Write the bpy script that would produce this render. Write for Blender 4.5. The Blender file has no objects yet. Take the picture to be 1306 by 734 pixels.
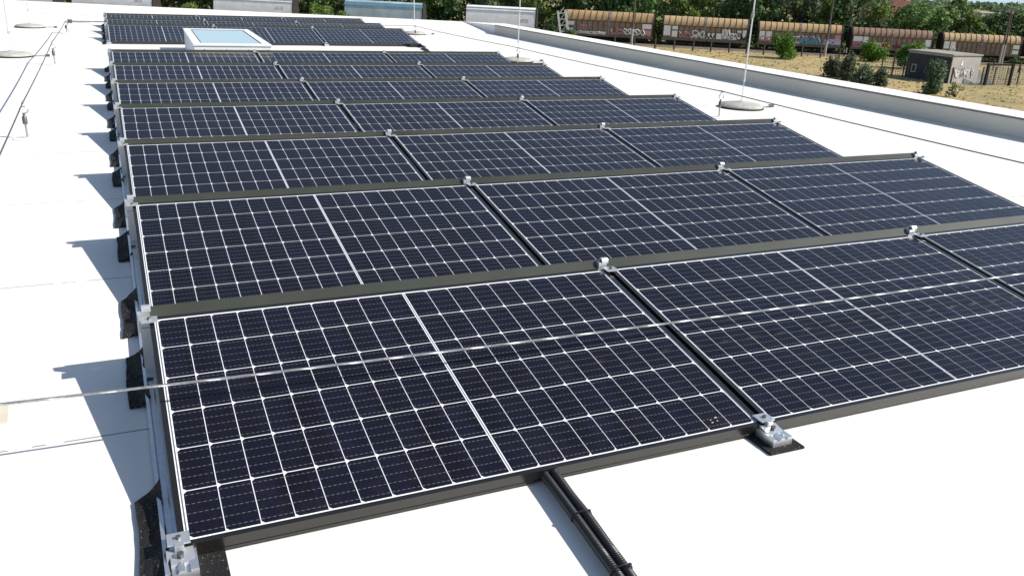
import bpy, bmesh, math, random
from math import sin, cos, tan, radians as rad, pi, atan2
from mathutils import Vector, Matrix
S = bpy.context.scene
COL = S.collection
random.seed(7)

# ------------------------------------------------------------------ camera
CAM = Vector((-0.0317, -1.7568, 1.2815))
cam = bpy.data.cameras.new('camera'); cam_o = bpy.data.objects.new('camera', cam); COL.objects.link(cam_o)
right = Vector((0.9107563, -0.4106556, 0.0434162))
down = Vector((-0.1037035, -0.3292211, -0.9385409))
fwd = Vector((0.3997106, 0.8502796, -0.3424266))
M = Matrix.Identity(4)
for i in range(3):
    M[i][0] = right[i]; M[i][1] = -down[i]; M[i][2] = -fwd[i]; M[i][3] = CAM[i]
cam_o.matrix_world = M
cam.sensor_fit = 'HORIZONTAL'; cam.sensor_width = 36.0; cam.lens = 1097.64 / 1306 * 36
cam.clip_start = 0.05; cam.clip_end = 5000
S.camera = cam_o

# ------------------------------------------------------------------ world, sun, exposure
SUN = Vector((1.13, -0.68, 1.0)).normalized()
W_ = bpy.data.worlds.new('World'); S.world = W_; W_.use_nodes = True
nt = W_.node_tree; nt.nodes.clear()
sky = nt.nodes.new('ShaderNodeTexSky'); sky.sky_type = 'NISHITA'; sky.sun_disc = False
sky.sun_elevation = math.asin(SUN.z); sky.sun_rotation = atan2(SUN.x, SUN.y)
sky.air_density = 1.0; sky.dust_density = 0.6; sky.ozone_density = 1.5
bg = nt.nodes.new('ShaderNodeBackground'); bg.inputs[1].default_value = 0.088
wo = nt.nodes.new('ShaderNodeOutputWorld')
hs_ = nt.nodes.new('ShaderNodeHueSaturation'); hs_.inputs['Saturation'].default_value = .92
nt.links.new(sky.outputs[0], hs_.inputs['Color'])
tcw = nt.nodes.new('ShaderNodeTexCoord'); sxw = nt.nodes.new('ShaderNodeSeparateXYZ'); nt.links.new(tcw.outputs['Generated'], sxw.inputs[0])
mrw = nt.nodes.new('ShaderNodeMapRange'); mrw.interpolation_type = 'SMOOTHSTEP'; mrw.inputs[1].default_value = .0; mrw.inputs[2].default_value = .16
nt.links.new(sxw.outputs[2], mrw.inputs[0])
mxw = nt.nodes.new('ShaderNodeMix'); mxw.data_type = 'RGBA'; nt.links.new(mrw.outputs[0], mxw.inputs[0])
mxw.inputs[6].default_value = (4.6, 5.8, 6.7, 1); nt.links.new(hs_.outputs[0], mxw.inputs[7])     # pale blue band above the horizon
nt.links.new(mxw.outputs[2], bg.inputs[0]); nt.links.new(bg.outputs[0], wo.inputs[0])
sl = bpy.data.lights.new('sun', 'SUN'); sl.energy = 4.6; sl.angle = rad(0.53); sl.color = (1.0, 0.955, 0.88)
so = bpy.data.objects.new('sun', sl); COL.objects.link(so)
so.rotation_euler = (-SUN).to_track_quat('-Z', 'Y').to_euler(); so.location = (20, -10, 30)
S.view_settings.view_transform = 'Standard'; S.view_settings.look = 'None'
S.view_settings.exposure = 0.55; S.view_settings.gamma = 1.0
S.view_settings.use_curve_mapping = False

# ------------------------------------------------------------------ helpers
class MB:
    """collects boxes, tubes and prisms that become one mesh"""
    def __init__(s): s.v = []; s.f = []; s.m = []
    def face(s, pts, m=0):
        n = len(s.v); s.v += [tuple(p) for p in pts]; s.f.append(tuple(range(n, n + len(pts)))); s.m.append(m)
    def box(s, x0, x1, y0, y1, z0, z1, m=0, M=None):
        P = [(x0,y0,z0),(x1,y0,z0),(x1,y1,z0),(x0,y1,z0),(x0,y0,z1),(x1,y0,z1),(x1,y1,z1),(x0,y1,z1)]
        if M is not None: P = [tuple(M @ Vector(p)) for p in P]
        n = len(s.v); s.v += P
        for q in ((3,2,1,0),(4,5,6,7),(0,1,5,4),(1,2,6,5),(2,3,7,6),(3,0,4,7)):
            s.f.append(tuple(n + i for i in q)); s.m.append(m)
        return s
    def tube(s, pts, r, n=8, m=0, caps=True):
        pts = [Vector(p) for p in pts]; rs = r if isinstance(r, (list, tuple)) else [r] * len(pts)
        rings = []; prev = None
        for i, p in enumerate(pts):
            d = (pts[min(i + 1, len(pts) - 1)] - pts[max(i - 1, 0)]).normalized()
            if prev is None:
                a = Vector((0, 0, 1)) if abs(d.z) < .9 else Vector((1, 0, 0)); u = d.cross(a).normalized()
            else:
                u = (prev - d * prev.dot(d)).normalized()
            prev = u; w = d.cross(u); k = len(s.v)
            for j in range(n):
                t = 2 * pi * j / n; s.v.append(tuple(p + (u * cos(t) + w * sin(t)) * rs[i]))
            rings.append(k)
        for a, b in zip(rings, rings[1:]):
            for j in range(n):
                s.f.append((a + j, a + (j + 1) % n, b + (j + 1) % n, b + j)); s.m.append(m)
        if caps:
            s.f.append(tuple(rings[0] + j for j in reversed(range(n)))); s.m.append(m)
            s.f.append(tuple(rings[-1] + j for j in range(n))); s.m.append(m)
        return s
    def prism(s, prof, a0, a1, axis='x', m=0):
        """profile (list of 2D points) swept along an axis"""
        def P(q, a):
            return (a, q[0], q[1]) if axis == 'x' else ((q[0], a, q[1]) if axis == 'y' else (q[0], q[1], a))
        n = len(prof); k = len(s.v)
        s.v += [P(q, a0) for q in prof] + [P(q, a1) for q in prof]
        for i in range(n):
            j = (i + 1) % n; s.f.append((k + i, k + j, k + n + j, k + n + i)); s.m.append(m)
        s.f.append(tuple(k + i for i in reversed(range(n)))); s.m.append(m)
        s.f.append(tuple(k + n + i for i in range(n))); s.m.append(m)
        return s
    def lathe(s, prof, n=24, c=(0, 0, 0), m=0):
        k = len(s.v)
        for r, z in prof:
            for j in range(n):
                t = 2 * pi * j / n; s.v.append((c[0] + r * cos(t), c[1] + r * sin(t), c[2] + z))
        for i in range(len(prof) - 1):
            for j in range(n):
                a = k + i * n; b = a + n
                s.f.append((a + j, a + (j + 1) % n, b + (j + 1) % n, b + j)); s.m.append(m)
        s.f.append(tuple(k + j for j in reversed(range(n)))); s.m.append(m)
        e = k + (len(prof) - 1) * n; s.f.append(tuple(e + j for j in range(n))); s.m.append(m)
        return s
    def mesh(s, name, mats, smooth=False, normals=True):
        me = bpy.data.meshes.new(name); me.from_pydata(s.v, [], s.f)
        if not isinstance(mats, (list, tuple)): mats = [mats]
        for mm in mats: me.materials.append(mm)
        me.polygons.foreach_set('material_index', s.m)
        if normals:
            b = bmesh.new(); b.from_mesh(me); bmesh.ops.recalc_face_normals(b, faces=b.faces); b.to_mesh(me); b.free()
        if smooth:
            me.polygons.foreach_set('use_smooth', [True] * len(me.polygons))
            try: me.set_sharp_from_angle(angle=rad(40))
            except Exception: pass
        me.update(); return me
    def build(s, name, mats, parent=None, smooth=False, normals=True):
        return link(name, s.mesh(name, mats, smooth, normals), parent)

def link(name, me, parent=None):
    o = bpy.data.objects.new(name, me); COL.objects.link(o)
    if parent is not None: o.parent = parent
    return o
def tag(o, label=None, cat=None, group=None, kind=None):
    if label: o['label'] = label
    if cat: o['category'] = cat
    if group: o['group'] = group
    if kind: o['kind'] = kind
    return o
def thing(name, label, cat, loc=(0, 0, 0), rot=(0, 0, 0), group=None):
    o = bpy.data.objects.new(name, None); COL.objects.link(o); o.location = loc; o.rotation_euler = rot
    o.empty_display_size = .1
    return tag(o, label, cat, group)
def dup(root, loc=None, rot=None, label=None, scale=None):
    r = root.copy(); COL.objects.link(r)
    if loc is not None: r.location = loc
    if rot is not None: r.rotation_euler = rot
    if scale is not None: r.scale = scale
    if label: r['label'] = label
    for ch in list(root.children):
        c = ch.copy(); COL.objects.link(c); c.parent = r
        for g in list(ch.children):
            d = g.copy(); COL.objects.link(d); d.parent = c
    return r

def mat(name, col, rough=.6, metal=0., spec=.5, noise=None, bump=None, coat=0.):
    """noise=(scale, amount 0..1 darken/lighten, detail) ; bump=(scale, strength)"""
    m = bpy.data.materials.new(name); m.use_nodes = True; N = m.node_tree.nodes; L = m.node_tree.links
    b = N['Principled BSDF']; b.inputs['Base Color'].default_value = (*col, 1); b.inputs['Roughness'].default_value = rough
    b.inputs['Metallic'].default_value = metal; b.inputs['Specular IOR Level'].default_value = spec
    b.inputs['Coat Weight'].default_value = coat
    tc = N.new('ShaderNodeTexCoord')
    if noise:
        t = N.new('ShaderNodeTexNoise'); t.inputs['Scale'].default_value = noise[0]; t.inputs['Detail'].default_value = noise[2]
        t.inputs['Roughness'].default_value = .65
        L.new(tc.outputs['Object'], t.inputs['Vector'])
        r = N.new('ShaderNodeMapRange'); r.inputs[1].default_value = .3; r.inputs[2].default_value = .7
        r.inputs[3].default_value = 1 - noise[1]; r.inputs[4].default_value = 1 + noise[1]
        L.new(t.outputs[0], r.inputs[0])
        mx = N.new('ShaderNodeVectorMath'); mx.operation = 'SCALE'; mx.inputs[0].default_value = col
        L.new(r.outputs[0], mx.inputs['Scale']); L.new(mx.outputs[0], b.inputs['Base Color'])
    if bump:
        t = N.new('ShaderNodeTexNoise'); t.inputs['Scale'].default_value = bump[0]; t.inputs['Detail'].default_value = 4
        L.new(tc.outputs['Object'], t.inputs['Vector'])
        bp = N.new('ShaderNodeBump'); bp.inputs['Strength'].default_value = bump[1]; bp.inputs['Distance'].default_value = .01
        L.new(t.outputs[0], bp.inputs['Height']); L.new(bp.outputs[0], b.inputs['Normal'])
    return m
def nodes(m): return m.node_tree.nodes, m.node_tree.links, m.node_tree.nodes['Principled BSDF']
def math_(N, L, op, a, b=None, c=None):
    n = N.new('ShaderNodeMath'); n.operation = op
    for i, v in enumerate((a, b, c)):
        if v is None: continue
        if isinstance(v, (int, float)): n.inputs[i].default_value = v
        else: L.new(v, n.inputs[i])
    return n.outputs[0]

# ------------------------------------------------------------------ dimensions
TILT = 0.1722; PITCH = 1.4553; PL = 1.6544; PW = 1.002; GAP = 0.0189; FAR = 3.0396; Z0 = 0.043
MA = 0.0240; CP = 0.0799; CG = 0.0084; CW = 0.1604; MBV = (PW - 6 * CW) / 2
STEP = PL + GAP
ROWY = [r * PITCH + (FAR if r >= 7 else 0) for r in range(10)]
GROUND = -8.9

# ------------------------------------------------------------------ materials
M_roof = mat('white_membrane', (.8, .79, .765), .62, 0, .35)
N, L, B = nodes(M_roof)
tc = N.new('ShaderNodeTexCoord'); sx = N.new('ShaderNodeSeparateXYZ'); L.new(tc.outputs['Object'], sx.inputs[0])
# welded overlaps: a thin grey dirt line on every sheet edge (1.38 m sheets)
q = math_(N, L, 'DIVIDE', math_(N, L, 'ADD', sx.outputs[1], .785 + 1.38 * 20), 1.383)
fr = math_(N, L, 'FRACT', q)
ln = math_(N, L, 'MULTIPLY', math_(N, L, 'LESS_THAN', fr, .0046), math_(N, L, 'GREATER_THAN', sx.outputs[1], .2))
n1 = N.new('ShaderNodeTexNoise'); n1.inputs['Scale'].default_value = .9; n1.inputs['Detail'].default_value = 6; L.new(tc.outputs['Object'], n1.inputs[0])
n2 = N.new('ShaderNodeTexNoise'); n2.inputs['Scale'].default_value = 14; n2.inputs['Detail'].default_value = 5; L.new(tc.outputs['Object'], n2.inputs[0])
k = math_(N, L, 'MULTIPLY_ADD', n1.outputs[0], .30, .80)
k = math_(N, L, 'ADD', k, math_(N, L, 'MULTIPLY', n2.outputs[0], .05))
lnn = math_(N, L, 'MULTIPLY', ln, math_(N, L, 'GREATER_THAN', n2.outputs[0], .40))
k = math_(N, L, 'MULTIPLY', k, math_(N, L, 'SUBTRACT', 1.0, math_(N, L, 'MULTIPLY', lnn, .72)))
sc_ = N.new('ShaderNodeVectorMath'); sc_.operation = 'SCALE'; sc_.inputs[0].default_value = (.8, .775, .725)
L.new(k, sc_.inputs['Scale']); L.new(sc_.outputs[0], B.inputs['Base Color'])
bp = N.new('ShaderNodeBump'); bp.inputs['Strength'].default_value = .25; bp.inputs['Distance'].default_value = .006
L.new(n1.outputs[0], bp.inputs['Height']); L.new(bp.outputs[0], B.inputs['Normal'])

M_para = mat('white_parapet_membrane', (.8, .78, .74), .6, 0, .35, (1.1, .05, 5))
M_cap = mat('white_sheet_metal', (.78, .78, .77), .5, 0, .4, (1.2, .05, 5))
M_wall = mat('grey_facade', (.55, .55, .53), .8, 0, .3, (1.5, .08, 5))
M_frame = mat('black_anodised_frame', (.0125, .0115, .0095), .27, .0, .75, (3, .25, 4))
M_back = mat('white_backsheet', (.82, .83, .85), .18, 0, .4)
M_ribbon = mat('silver_ribbon', (.24, .245, .27), .3, .5)
M_alu = mat('mill_aluminium', (.78, .79, .81), .34, .85, .5, (40, .08, 3))
M_alu_w = mat('cast_aluminium', (.66, .67, .68), .38, .7, .5, (60, .06, 3))
M_defl = mat('olive_coated_sheet', (.050, .053, .040), .26, .15, .6, (1.6, .25, 4))
M_rubber = mat('black_rubber', (.012, .012, .013), .85, 0, .3, (160, .5, 2), (220, .9))
N, L, B = nodes(M_rubber)      # pale rubber crumbs
tc = N.new('ShaderNodeTexCoord'); vo = N.new('ShaderNodeTexVoronoi'); vo.inputs['Scale'].default_value = 170; L.new(tc.outputs['Object'], vo.inputs[0])
sp = N.new('ShaderNodeSeparateColor'); L.new(vo.outputs['Color'], sp.inputs[0])
fl = math_(N, L, 'MULTIPLY', math_(N, L, 'GREATER_THAN', sp.outputs[0], .86), math_(N, L, 'LESS_THAN', vo.outputs['Distance'], .38))
mx = N.new('ShaderNodeMix'); mx.data_type = 'RGBA'; L.new(fl, mx.inputs[0]); mx.inputs[6].default_value = (.014, .014, .015, 1); mx.inputs[7].default_value = (.14, .13, .115, 1)
L.new(mx.outputs[2], B.inputs['Base Color'])
M_plastic = mat('black_plastic', (.012, .012, .014), .42, 0, .5, (30, .2, 3))
M_steel = mat('steel_rope', (.38, .38, .385), .42, .7, .5, (90, .25, 3))
M_steel_d = mat('dull_steel', (.13, .135, .14), .5, .6, .5, (60, .2, 3))
M_rod = mat('pale_rod', (.66, .66, .66), .4, .5, .5)
M_conc = mat('grey_concrete_disc', (.40, .39, .355), .85, 0, .3, (25, .2, 5), (60, .4))
M_white = mat('white_paint', (.8, .8, .79), .45, 0, .5, (2, .05, 4))

# solar cells: dark blue silicon under glass, fine bright contact lines
M_cell = mat('solar_cell', (.012, .013, .026), .10, 0, .20)
N, L, B = nodes(M_cell)
tc = N.new('ShaderNodeTexCoord'); sx = N.new('ShaderNodeSeparateXYZ'); L.new(tc.outputs['Object'], sx.inputs[0])
cy = math_(N, L, 'DIVIDE', math_(N, L, 'SUBTRACT', sx.outputs[1], MBV), CW)
fy = math_(N, L, 'FRACT', math_(N, L, 'MULTIPLY', math_(N, L, 'FRACT', cy), 5.0))
bus = math_(N, L, 'LESS_THAN', math_(N, L, 'ABSOLUTE', math_(N, L, 'SUBTRACT', fy, .5)), .026)
fx = math_(N, L, 'FRACT', math_(N, L, 'DIVIDE', sx.outputs[0], .0133))
dash = math_(N, L, 'MULTIPLY_ADD', math_(N, L, 'LESS_THAN', fx, .5), .25, .04)
busm = math_(N, L, 'MULTIPLY', bus, dash)
fin = math_(N, L, 'MULTIPLY', math_(N, L, 'LESS_THAN', math_(N, L, 'FRACT', math_(N, L, 'DIVIDE', sx.outputs[0], .0016)), .05), .10)
cx = math_(N, L, 'FLOOR', math_(N, L, 'DIVIDE', sx.outputs[0], CP)); cyf = math_(N, L, 'FLOOR', cy)
oi = N.new('ShaderNodeObjectInfo')
cv = N.new('ShaderNodeCombineXYZ'); L.new(cx, cv.inputs[0]); L.new(cyf, cv.inputs[1]); L.new(math_(N, L, 'MULTIPLY', oi.outputs['Random'], 97.0), cv.inputs[2])
wn = N.new('ShaderNodeTexWhiteNoise'); wn.noise_dimensions = '3D'; L.new(cv.outputs[0], wn.inputs[0])
ca = N.new('ShaderNodeMix'); ca.data_type = 'RGBA'; L.new(wn.outputs[0], ca.inputs[0])
ca.inputs[6].default_value = (.0042, .0042, .0085, 1); ca.inputs[7].default_value = (.0058, .0062, .0150, 1)
cb = N.new('ShaderNodeMix'); cb.data_type = 'RGBA'; L.new(math_(N, L, 'MAXIMUM', busm, fin), cb.inputs[0])
L.new(ca.outputs[2], cb.inputs[6]); cb.inputs[7].default_value = (.50, .50, .52, 1)
nz = N.new('ShaderNodeTexNoise'); nz.inputs['Scale'].default_value = 2.2; nz.inputs['Detail'].default_value = 5; L.new(tc.outputs['Object'], nz.inputs[0])
dn = N.new('ShaderNodeTexNoise'); dn.inputs['Scale'].default_value = 5.5; dn.inputs['Detail'].default_value = 7; dn.inputs['Roughness'].default_value = .7; L.new(tc.outputs['Object'], dn.inputs[0])
edge = N.new('ShaderNodeMapRange'); edge.inputs[1].default_value = .16; edge.inputs[2].default_value = .0; edge.inputs[3].default_value = .25; edge.inputs[4].default_value = 1.0; L.new(sx.outputs[1], edge.inputs[0])
dmr = N.new('ShaderNodeMapRange'); dmr.inputs[1].default_value = .46; dmr.inputs[2].default_value = .75; dmr.inputs[3].default_value = 0; dmr.inputs[4].default_value = .045; L.new(dn.outputs[0], dmr.inputs[0])
df = math_(N, L, 'MULTIPLY', math_(N, L, 'MULTIPLY', dmr.outputs[0], edge.outputs[0]), math_(N, L, 'MULTIPLY_ADD', oi.outputs['Random'], 1.0, .5))
cd_ = N.new('ShaderNodeMix'); cd_.data_type = 'RGBA'; L.new(df, cd_.inputs[0]); L.new(cb.outputs[2], cd_.inputs[6]); cd_.inputs[7].default_value = (.42, .38, .32, 1)   # dust film, thicker along the low edge
L.new(cd_.outputs[2], B.inputs['Base Color'])
L.new(math_(N, L, 'MULTIPLY_ADD', nz.outputs[0], .16, .06), B.inputs['Roughness'])

# ------------------------------------------------------------------ the setting: ground and railway
M_grass = mat('dry_grass_field', (.36, .26, .11), .95, 0, .1)
N, L, B = nodes(M_grass)
tc = N.new('ShaderNodeTexCoord')
a1 = N.new('ShaderNodeTexNoise'); a1.inputs['Scale'].default_value = .11; a1.inputs['Detail'].default_value = 8; L.new(tc.outputs['Object'], a1.inputs[0])
a2 = N.new('ShaderNodeTexNoise'); a2.inputs['Scale'].default_value = .9; a2.inputs['Detail'].default_value = 6; L.new(tc.outputs['Object'], a2.inputs[0])
rp = N.new('ShaderNodeValToRGB'); L.new(math_(N, L, 'ADD', math_(N, L, 'MULTIPLY', a1.outputs[0], .62), math_(N, L, 'MULTIPLY', a2.outputs[0], .38)), rp.inputs[0])
e = rp.color_ramp.elements; e[0].position = .33; e[0].color = (.23, .205, .095, 1); e[1].position = .68; e[1].color = (.45, .35, .18, 1)
x = e.new(.45); x.color = (.325, .262, .135, 1); x = e.new(.56); x.color = (.39, .30, .145, 1)
L.new(rp.outputs[0], B.inputs['Base Color'])
bp = N.new('ShaderNodeBump'); bp.inputs['Strength'].default_value = .4; bp.inputs['Distance'].default_value = .2
L.new(a2.outputs[0], bp.inputs['Height']); L.new(bp.outputs[0], B.inputs['Normal'])
g = MB(); ring = [(CAM.x + 1350 * cos(2 * pi * i / 72), CAM.y + 1350 * sin(2 * pi * i / 72), GROUND) for i in range(72)]
g.face(ring); tag(g.build('ground', M_grass), kind='structure')

NA = rad(32); TN = Vector((sin(NA), cos(NA), 0)); TT = Vector((cos(NA), -sin(NA), 0)); TD = 150.0   # track normal / along / distance
def trk(along, off=0., z=GROUND): return Vector((CAM.x, CAM.y, 0)) + TN * (TD + off) + TT * along + Vector((0, 0, z))
def az_along(az, D=TD): return D * tan(rad(az) - NA)
def pol(d, az, z=GROUND): return Vector((CAM.x + d * sin(rad(az)), CAM.y + d * cos(rad(az)), z))
M_ballast = mat('track_ballast', (.15, .125, .10), .95, 0, .2, (1.2, .35, 6), (3, .8))
b = MB()
P0, P1 = -160, 190
pr = [(-2.9, 0), (-1.9, .28), (1.9, .28), (2.9, 0)]
A = [trk(P0, q[0], GROUND + .004 + q[1]) for q in pr]; Bq = [trk(P1, q[0], GROUND + .004 + q[1]) for q in pr]
for i in range(3): b.face([A[i], Bq[i], Bq[i + 1], A[i + 1]])
tag(b.build('track_bed', M_ballast), kind='structure')
M_rail = mat('rusty_rail', (.12, .07, .045), .6, .6, .5, (4, .3, 4))
for s_ in (-.75, .75):
    b = MB(); a_, c_ = trk(P0, s_, GROUND + .36), trk(P1, s_, GROUND + .36)
    b.tube([a_, c_], .08, 6); o = b.build('rail_track', M_rail)
    tag(o, kind='structure')

# ------------------------------------------------------------------ the flat roofed building
bld = thing('flat_roof_building', 'flat building with white membrane roof and low parapet, under the solar panels', 'building', (0, 0, GROUND))
dz = -GROUND
LEFT, FRONT, PX = -16.0, -9.0, 7.93
def endy(x): return 22.1 - .5 * (x + .6)            # the far edge is cut at an angle, parallel to the track
PH = .185; PWD = .62
b = MB(); b.face([(LEFT, FRONT, dz), (PX, FRONT, dz), (PX, endy(PX) - .62, dz), (LEFT, endy(LEFT) - .62, dz)])
b.build('roof_membrane', M_roof, bld)
def parapet(pts_in, pts_out, name):
    b = MB(); n = len(pts_in)
    for i in range(n - 1):
        a, c, d, e_ = pts_in[i], pts_in[i + 1], pts_out[i + 1], pts_out[i]
        b.face([(*a, dz), (*c, dz), (*c, dz + PH), (*a, dz + PH)])
        b.face([(*a, dz + PH), (*c, dz + PH), (*d, dz + PH - .012), (*e_, dz + PH - .012)])
        b.face([(*e_, dz + PH - .012), (*d, dz + PH - .012), (*d, dz - .25), (*e_, dz - .25)])
    return b
yR = endy(PX) - .62
pin = [(PX, FRONT), (PX, yR - .5), (PX - .5, yR + .02), (LEFT, endy(LEFT) - .62)]
pout = [(PX + PWD, FRONT), (PX + PWD, endy(PX + PWD)), (PX - .3, endy(PX - .3)), (LEFT, endy(LEFT))]
def cap_run(ia, oa, ib, ob, name):      # a, b: inner and outer corner at either end
    b = MB()
    b.face([(*ia, dz + PH), (*ib, dz + PH), (*ob, dz + PH - .012), (*oa, dz + PH - .012)])
    b.face([(*oa, dz + PH - .012), (*ob, dz + PH - .012), (*ob, dz - .25), (*oa, dz - .25)])
    return b
cap_run(pin[0], pout[0], pin[1], pout[1], 'parapet').build('parapet', M_para, bld)
b = MB(); b.face([(*pin[0], dz), (*pin[1], dz), (*pin[1], dz + PH), (*pin[0], dz + PH)]); b.build('parapet_inner_face', mat('shade_toned_upstand', (.62, .58, .50), .65, 0, .3, (.9, .06, 5)), bld)  # parapet membrane toned greyer here: shade of the inner face put into its colour
b = MB()                                 # the far edge only ramps up gently
ra, rb_ = (LEFT, endy(LEFT) - 1.7), (PX - .9, endy(PX - .9) - 1.7)
b.face([(*ra, dz + .003), (*rb_, dz + .003), (*pout[2], dz + PH - .012), (*pout[3], dz + PH - .012)])
b.face([(*rb_, dz + .003), (*pin[1], dz + .003), (*pin[1], dz + PH), (*pout[1], dz + PH - .012), (*pout[2], dz + PH - .012)])
b.face([(*pout[2], dz + PH - .012), (*pout[3], dz + PH - .012), (*pout[3], dz - .25), (*pout[2], dz - .25)])
b.face([(*pout[1], dz + PH - .012), (*pout[2], dz + PH - .012), (*pout[2], dz - .25), (*pout[1], dz - .25)])
b.build('far_roof_edge', M_para, bld)
b = MB()
for i in range(1):
    a, c = pin[i], pin[i + 1]
    d = Vector((c[0] - a[0], c[1] - a[1], 0)); d.normalize(); n_ = Vector((-d.y, d.x, 0)) * .012
    b.face([(a[0] + n_.x, a[1] + n_.y, dz + PH + .004), (c[0] + n_.x, c[1] + n_.y, dz + PH + .004), (c[0] + n_.x, c[1] + n_.y, dz + PH - .012), (a[0] + n_.x, a[1] + n_.y, dz + PH - .012)])
    b.face([(a[0] + n_.x, a[1] + n_.y, dz + PH + .004), (c[0] + n_.x, c[1] + n_.y, dz + PH + .004), (c[0] - n_.x * 2, c[1] - n_.y * 2, dz + PH + .004), (a[0] - n_.x * 2, a[1] - n_.y * 2, dz + PH + .004)])
b.build('parapet_edge_trim', M_steel_d, bld)
b = MB(); wo_ = [(LEFT, FRONT), (PX + PWD - .05, FRONT), (PX + PWD - .05, endy(PX + PWD) - .05), (LEFT, endy(LEFT) - .05)]
for i in range(4):
    a, c = wo_[i], wo_[(i + 1) % 4]; b.face([(*a, 0), (*c, 0), (*c, dz - .05), (*a, dz - .05)])
b.build('wall', M_wall, bld)

# ------------------------------------------------------------------ solar panels
def frame_mesh():
    b = MB(); lip = .0145; h = .035
    def rail(x0, x1, y0, y1):
        b.box(x0, x1, y0, y1, -h, .0015)
    rail(0, lip, 0, PW); rail(PL - lip, PL, 0, PW)
    # front and rear members are channels: wall with a shadow groove above the foot flange
    for (w0, w1, l0, l1) in ((0, .003, 0, lip), (PW - .003, PW, PW - lip, PW)):
        b.box(lip, PL - lip, w0, w1, -h, -.0005)
        b.box(lip, PL - lip, l0, l1, -.0005, .0015)
        b.box(lip, PL - lip, w0 - .0015 if w0 == 0 else w1, w0 if w0 == 0 else w1 + .0015, -h, -h + .006)
    return b.mesh('panel_frame', M_frame)
def back_mesh():
    b = MB(); b.box(.012, PL - .012, .012, PW - .012, -.006, -.0012); return b.mesh('panel_backsheet', M_back)
def cells_mesh():
    b = MB(); g_x, g_y, ch = .0025, .0031, .0078
    for j in range(6):
        y0 = MBV + j * CW + g_y / 2; y1 = y0 + CW - g_y
        for k_ in range(20):
            x0 = MA + k_ * CP + (CG if k_ >= 10 else 0) + g_x / 2; x1 = x0 + CP - g_x
            z = -.0006
            if k_ < 10:
                b.face([(x0 + ch, y0, z), (x1, y0, z), (x1, y1, z), (x0 + ch, y1, z), (x0, y1 - ch, z), (x0, y0 + ch, z)])
            else:
                b.face([(x0, y0, z), (x1 - ch, y0, z), (x1, y0 + ch, z), (x1, y1 - ch, z), (x1 - ch, y1, z), (x0, y1, z)])
    return b.mesh('panel_cells', M_cell)
def ribbon_mesh(x):
    b = MB(); z = -.0007; e_ = MBV * 1.2; w = .0016
    b.face([(x - w, e_, z), (x + w, e_, z), (x + w, PW - e_, z), (x - w, PW - e_, z)])
    return b.mesh('panel_ribbon', M_ribbon)
def jbox_mesh():
    b = MB(); b.box(PL / 2 - .04, PL / 2 + .04, PW - .14, PW - .06, -.026, -.0065); return b.mesh('panel_junction_box', M_plastic)

p0 = thing('solar_panel', '', 'solar panel', (0, 0, Z0), (TILT, 0, 0), 'solar panels in tilted rows on the white roof')
for nm, me in (('frame', frame_mesh()), ('backsheet', back_mesh()), ('solar_cells', cells_mesh()), *[('contact_ribbon', ribbon_mesh(x)) for x in (MA - .0045, PL / 2, PL - MA + .0045)], ('junction_box', jbox_mesh())):
    link(nm, me, p0)
ROWN = ['front row', 'second row', 'third row', 'fourth row', 'fifth row', 'sixth row', 'seventh row before the skylight strip',
        'first far row behind the skylight', 'middle row of the far block', 'rearmost row of the far block']
POSN = ['at left end of', 'in the middle of', 'at right end of']
def panel_label(r, c):
    if (r, c) == (0, 0): return 'nearest solar panel, whole in view, left end of front row under the rope'
    if (r, c) == (0, 1): return 'middle solar panel of the front row, right of the bracket, under the rope'
    if (r, c) == (0, 2): return 'solar panel of the front row cut off by the right picture edge'
    return 'solar panel %s the %s' % (POSN[c], ROWN[r])
for r in range(10):
    for c in range(3):
        loc = (c * STEP, ROWY[r], Z0)
        if r == c == 0: p0['label'] = panel_label(0, 0)
        else: dup(p0, loc, (TILT + random.uniform(-.0012, .0012), 0, random.uniform(-.0006, .0006)), panel_label(r, c))

b = MB(); rnd = random.Random(4)
for i in range(7):
    cx_, cy_, rr_ = 1.508 + rnd.uniform(-.016, .016), .060 + rnd.uniform(-.012, .012), rnd.uniform(.0012, .0035)
    b.face([(cx_ + rr_ * 1.5 * cos(q_), cy_ + rr_ * sin(q_), .0004 + i * .0001) for q_ in [k_ * pi / 4 for k_ in range(8)]])
b.build('bird_dropping', mat('dried_dropping', (.42, .41, .37), .9, 0, .2, (300, .5, 3)), p0)

# ------------------------------------------------------------------ wind deflectors behind each row
yr, zr = PW * cos(TILT), PW * sin(TILT)
def deflector_mesh():
    t = .0012
    top = (yr + .042, zr + .023); low = (yr + .0055, zr - .006); foot = (yr + .062, -.008)
    b = MB(); x0, x1 = -.002, 3 * STEP - GAP + .002
    for a, c in ((low, top), (top, foot)):
        b.prism([a, c, (c[0] + t, c[1] - t), (a[0] + t, a[1] - t)] if a is low else [a, c, (c[0] - .0015, c[1]), (a[0] - .0015, a[1] - .002)], x0, x1, 'x')
    return b.mesh('deflector_sheet', M_defl)
dm = deflector_mesh()
DROW = ROWN
for r in range(10):
    o = link('wind_deflector', dm); o.location = (0, ROWY[r], Z0)
    tag(o, 'olive grey metal strip behind the %s' % DROW[r], 'deflector', 'sheet metal strips behind the panel rows')

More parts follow.
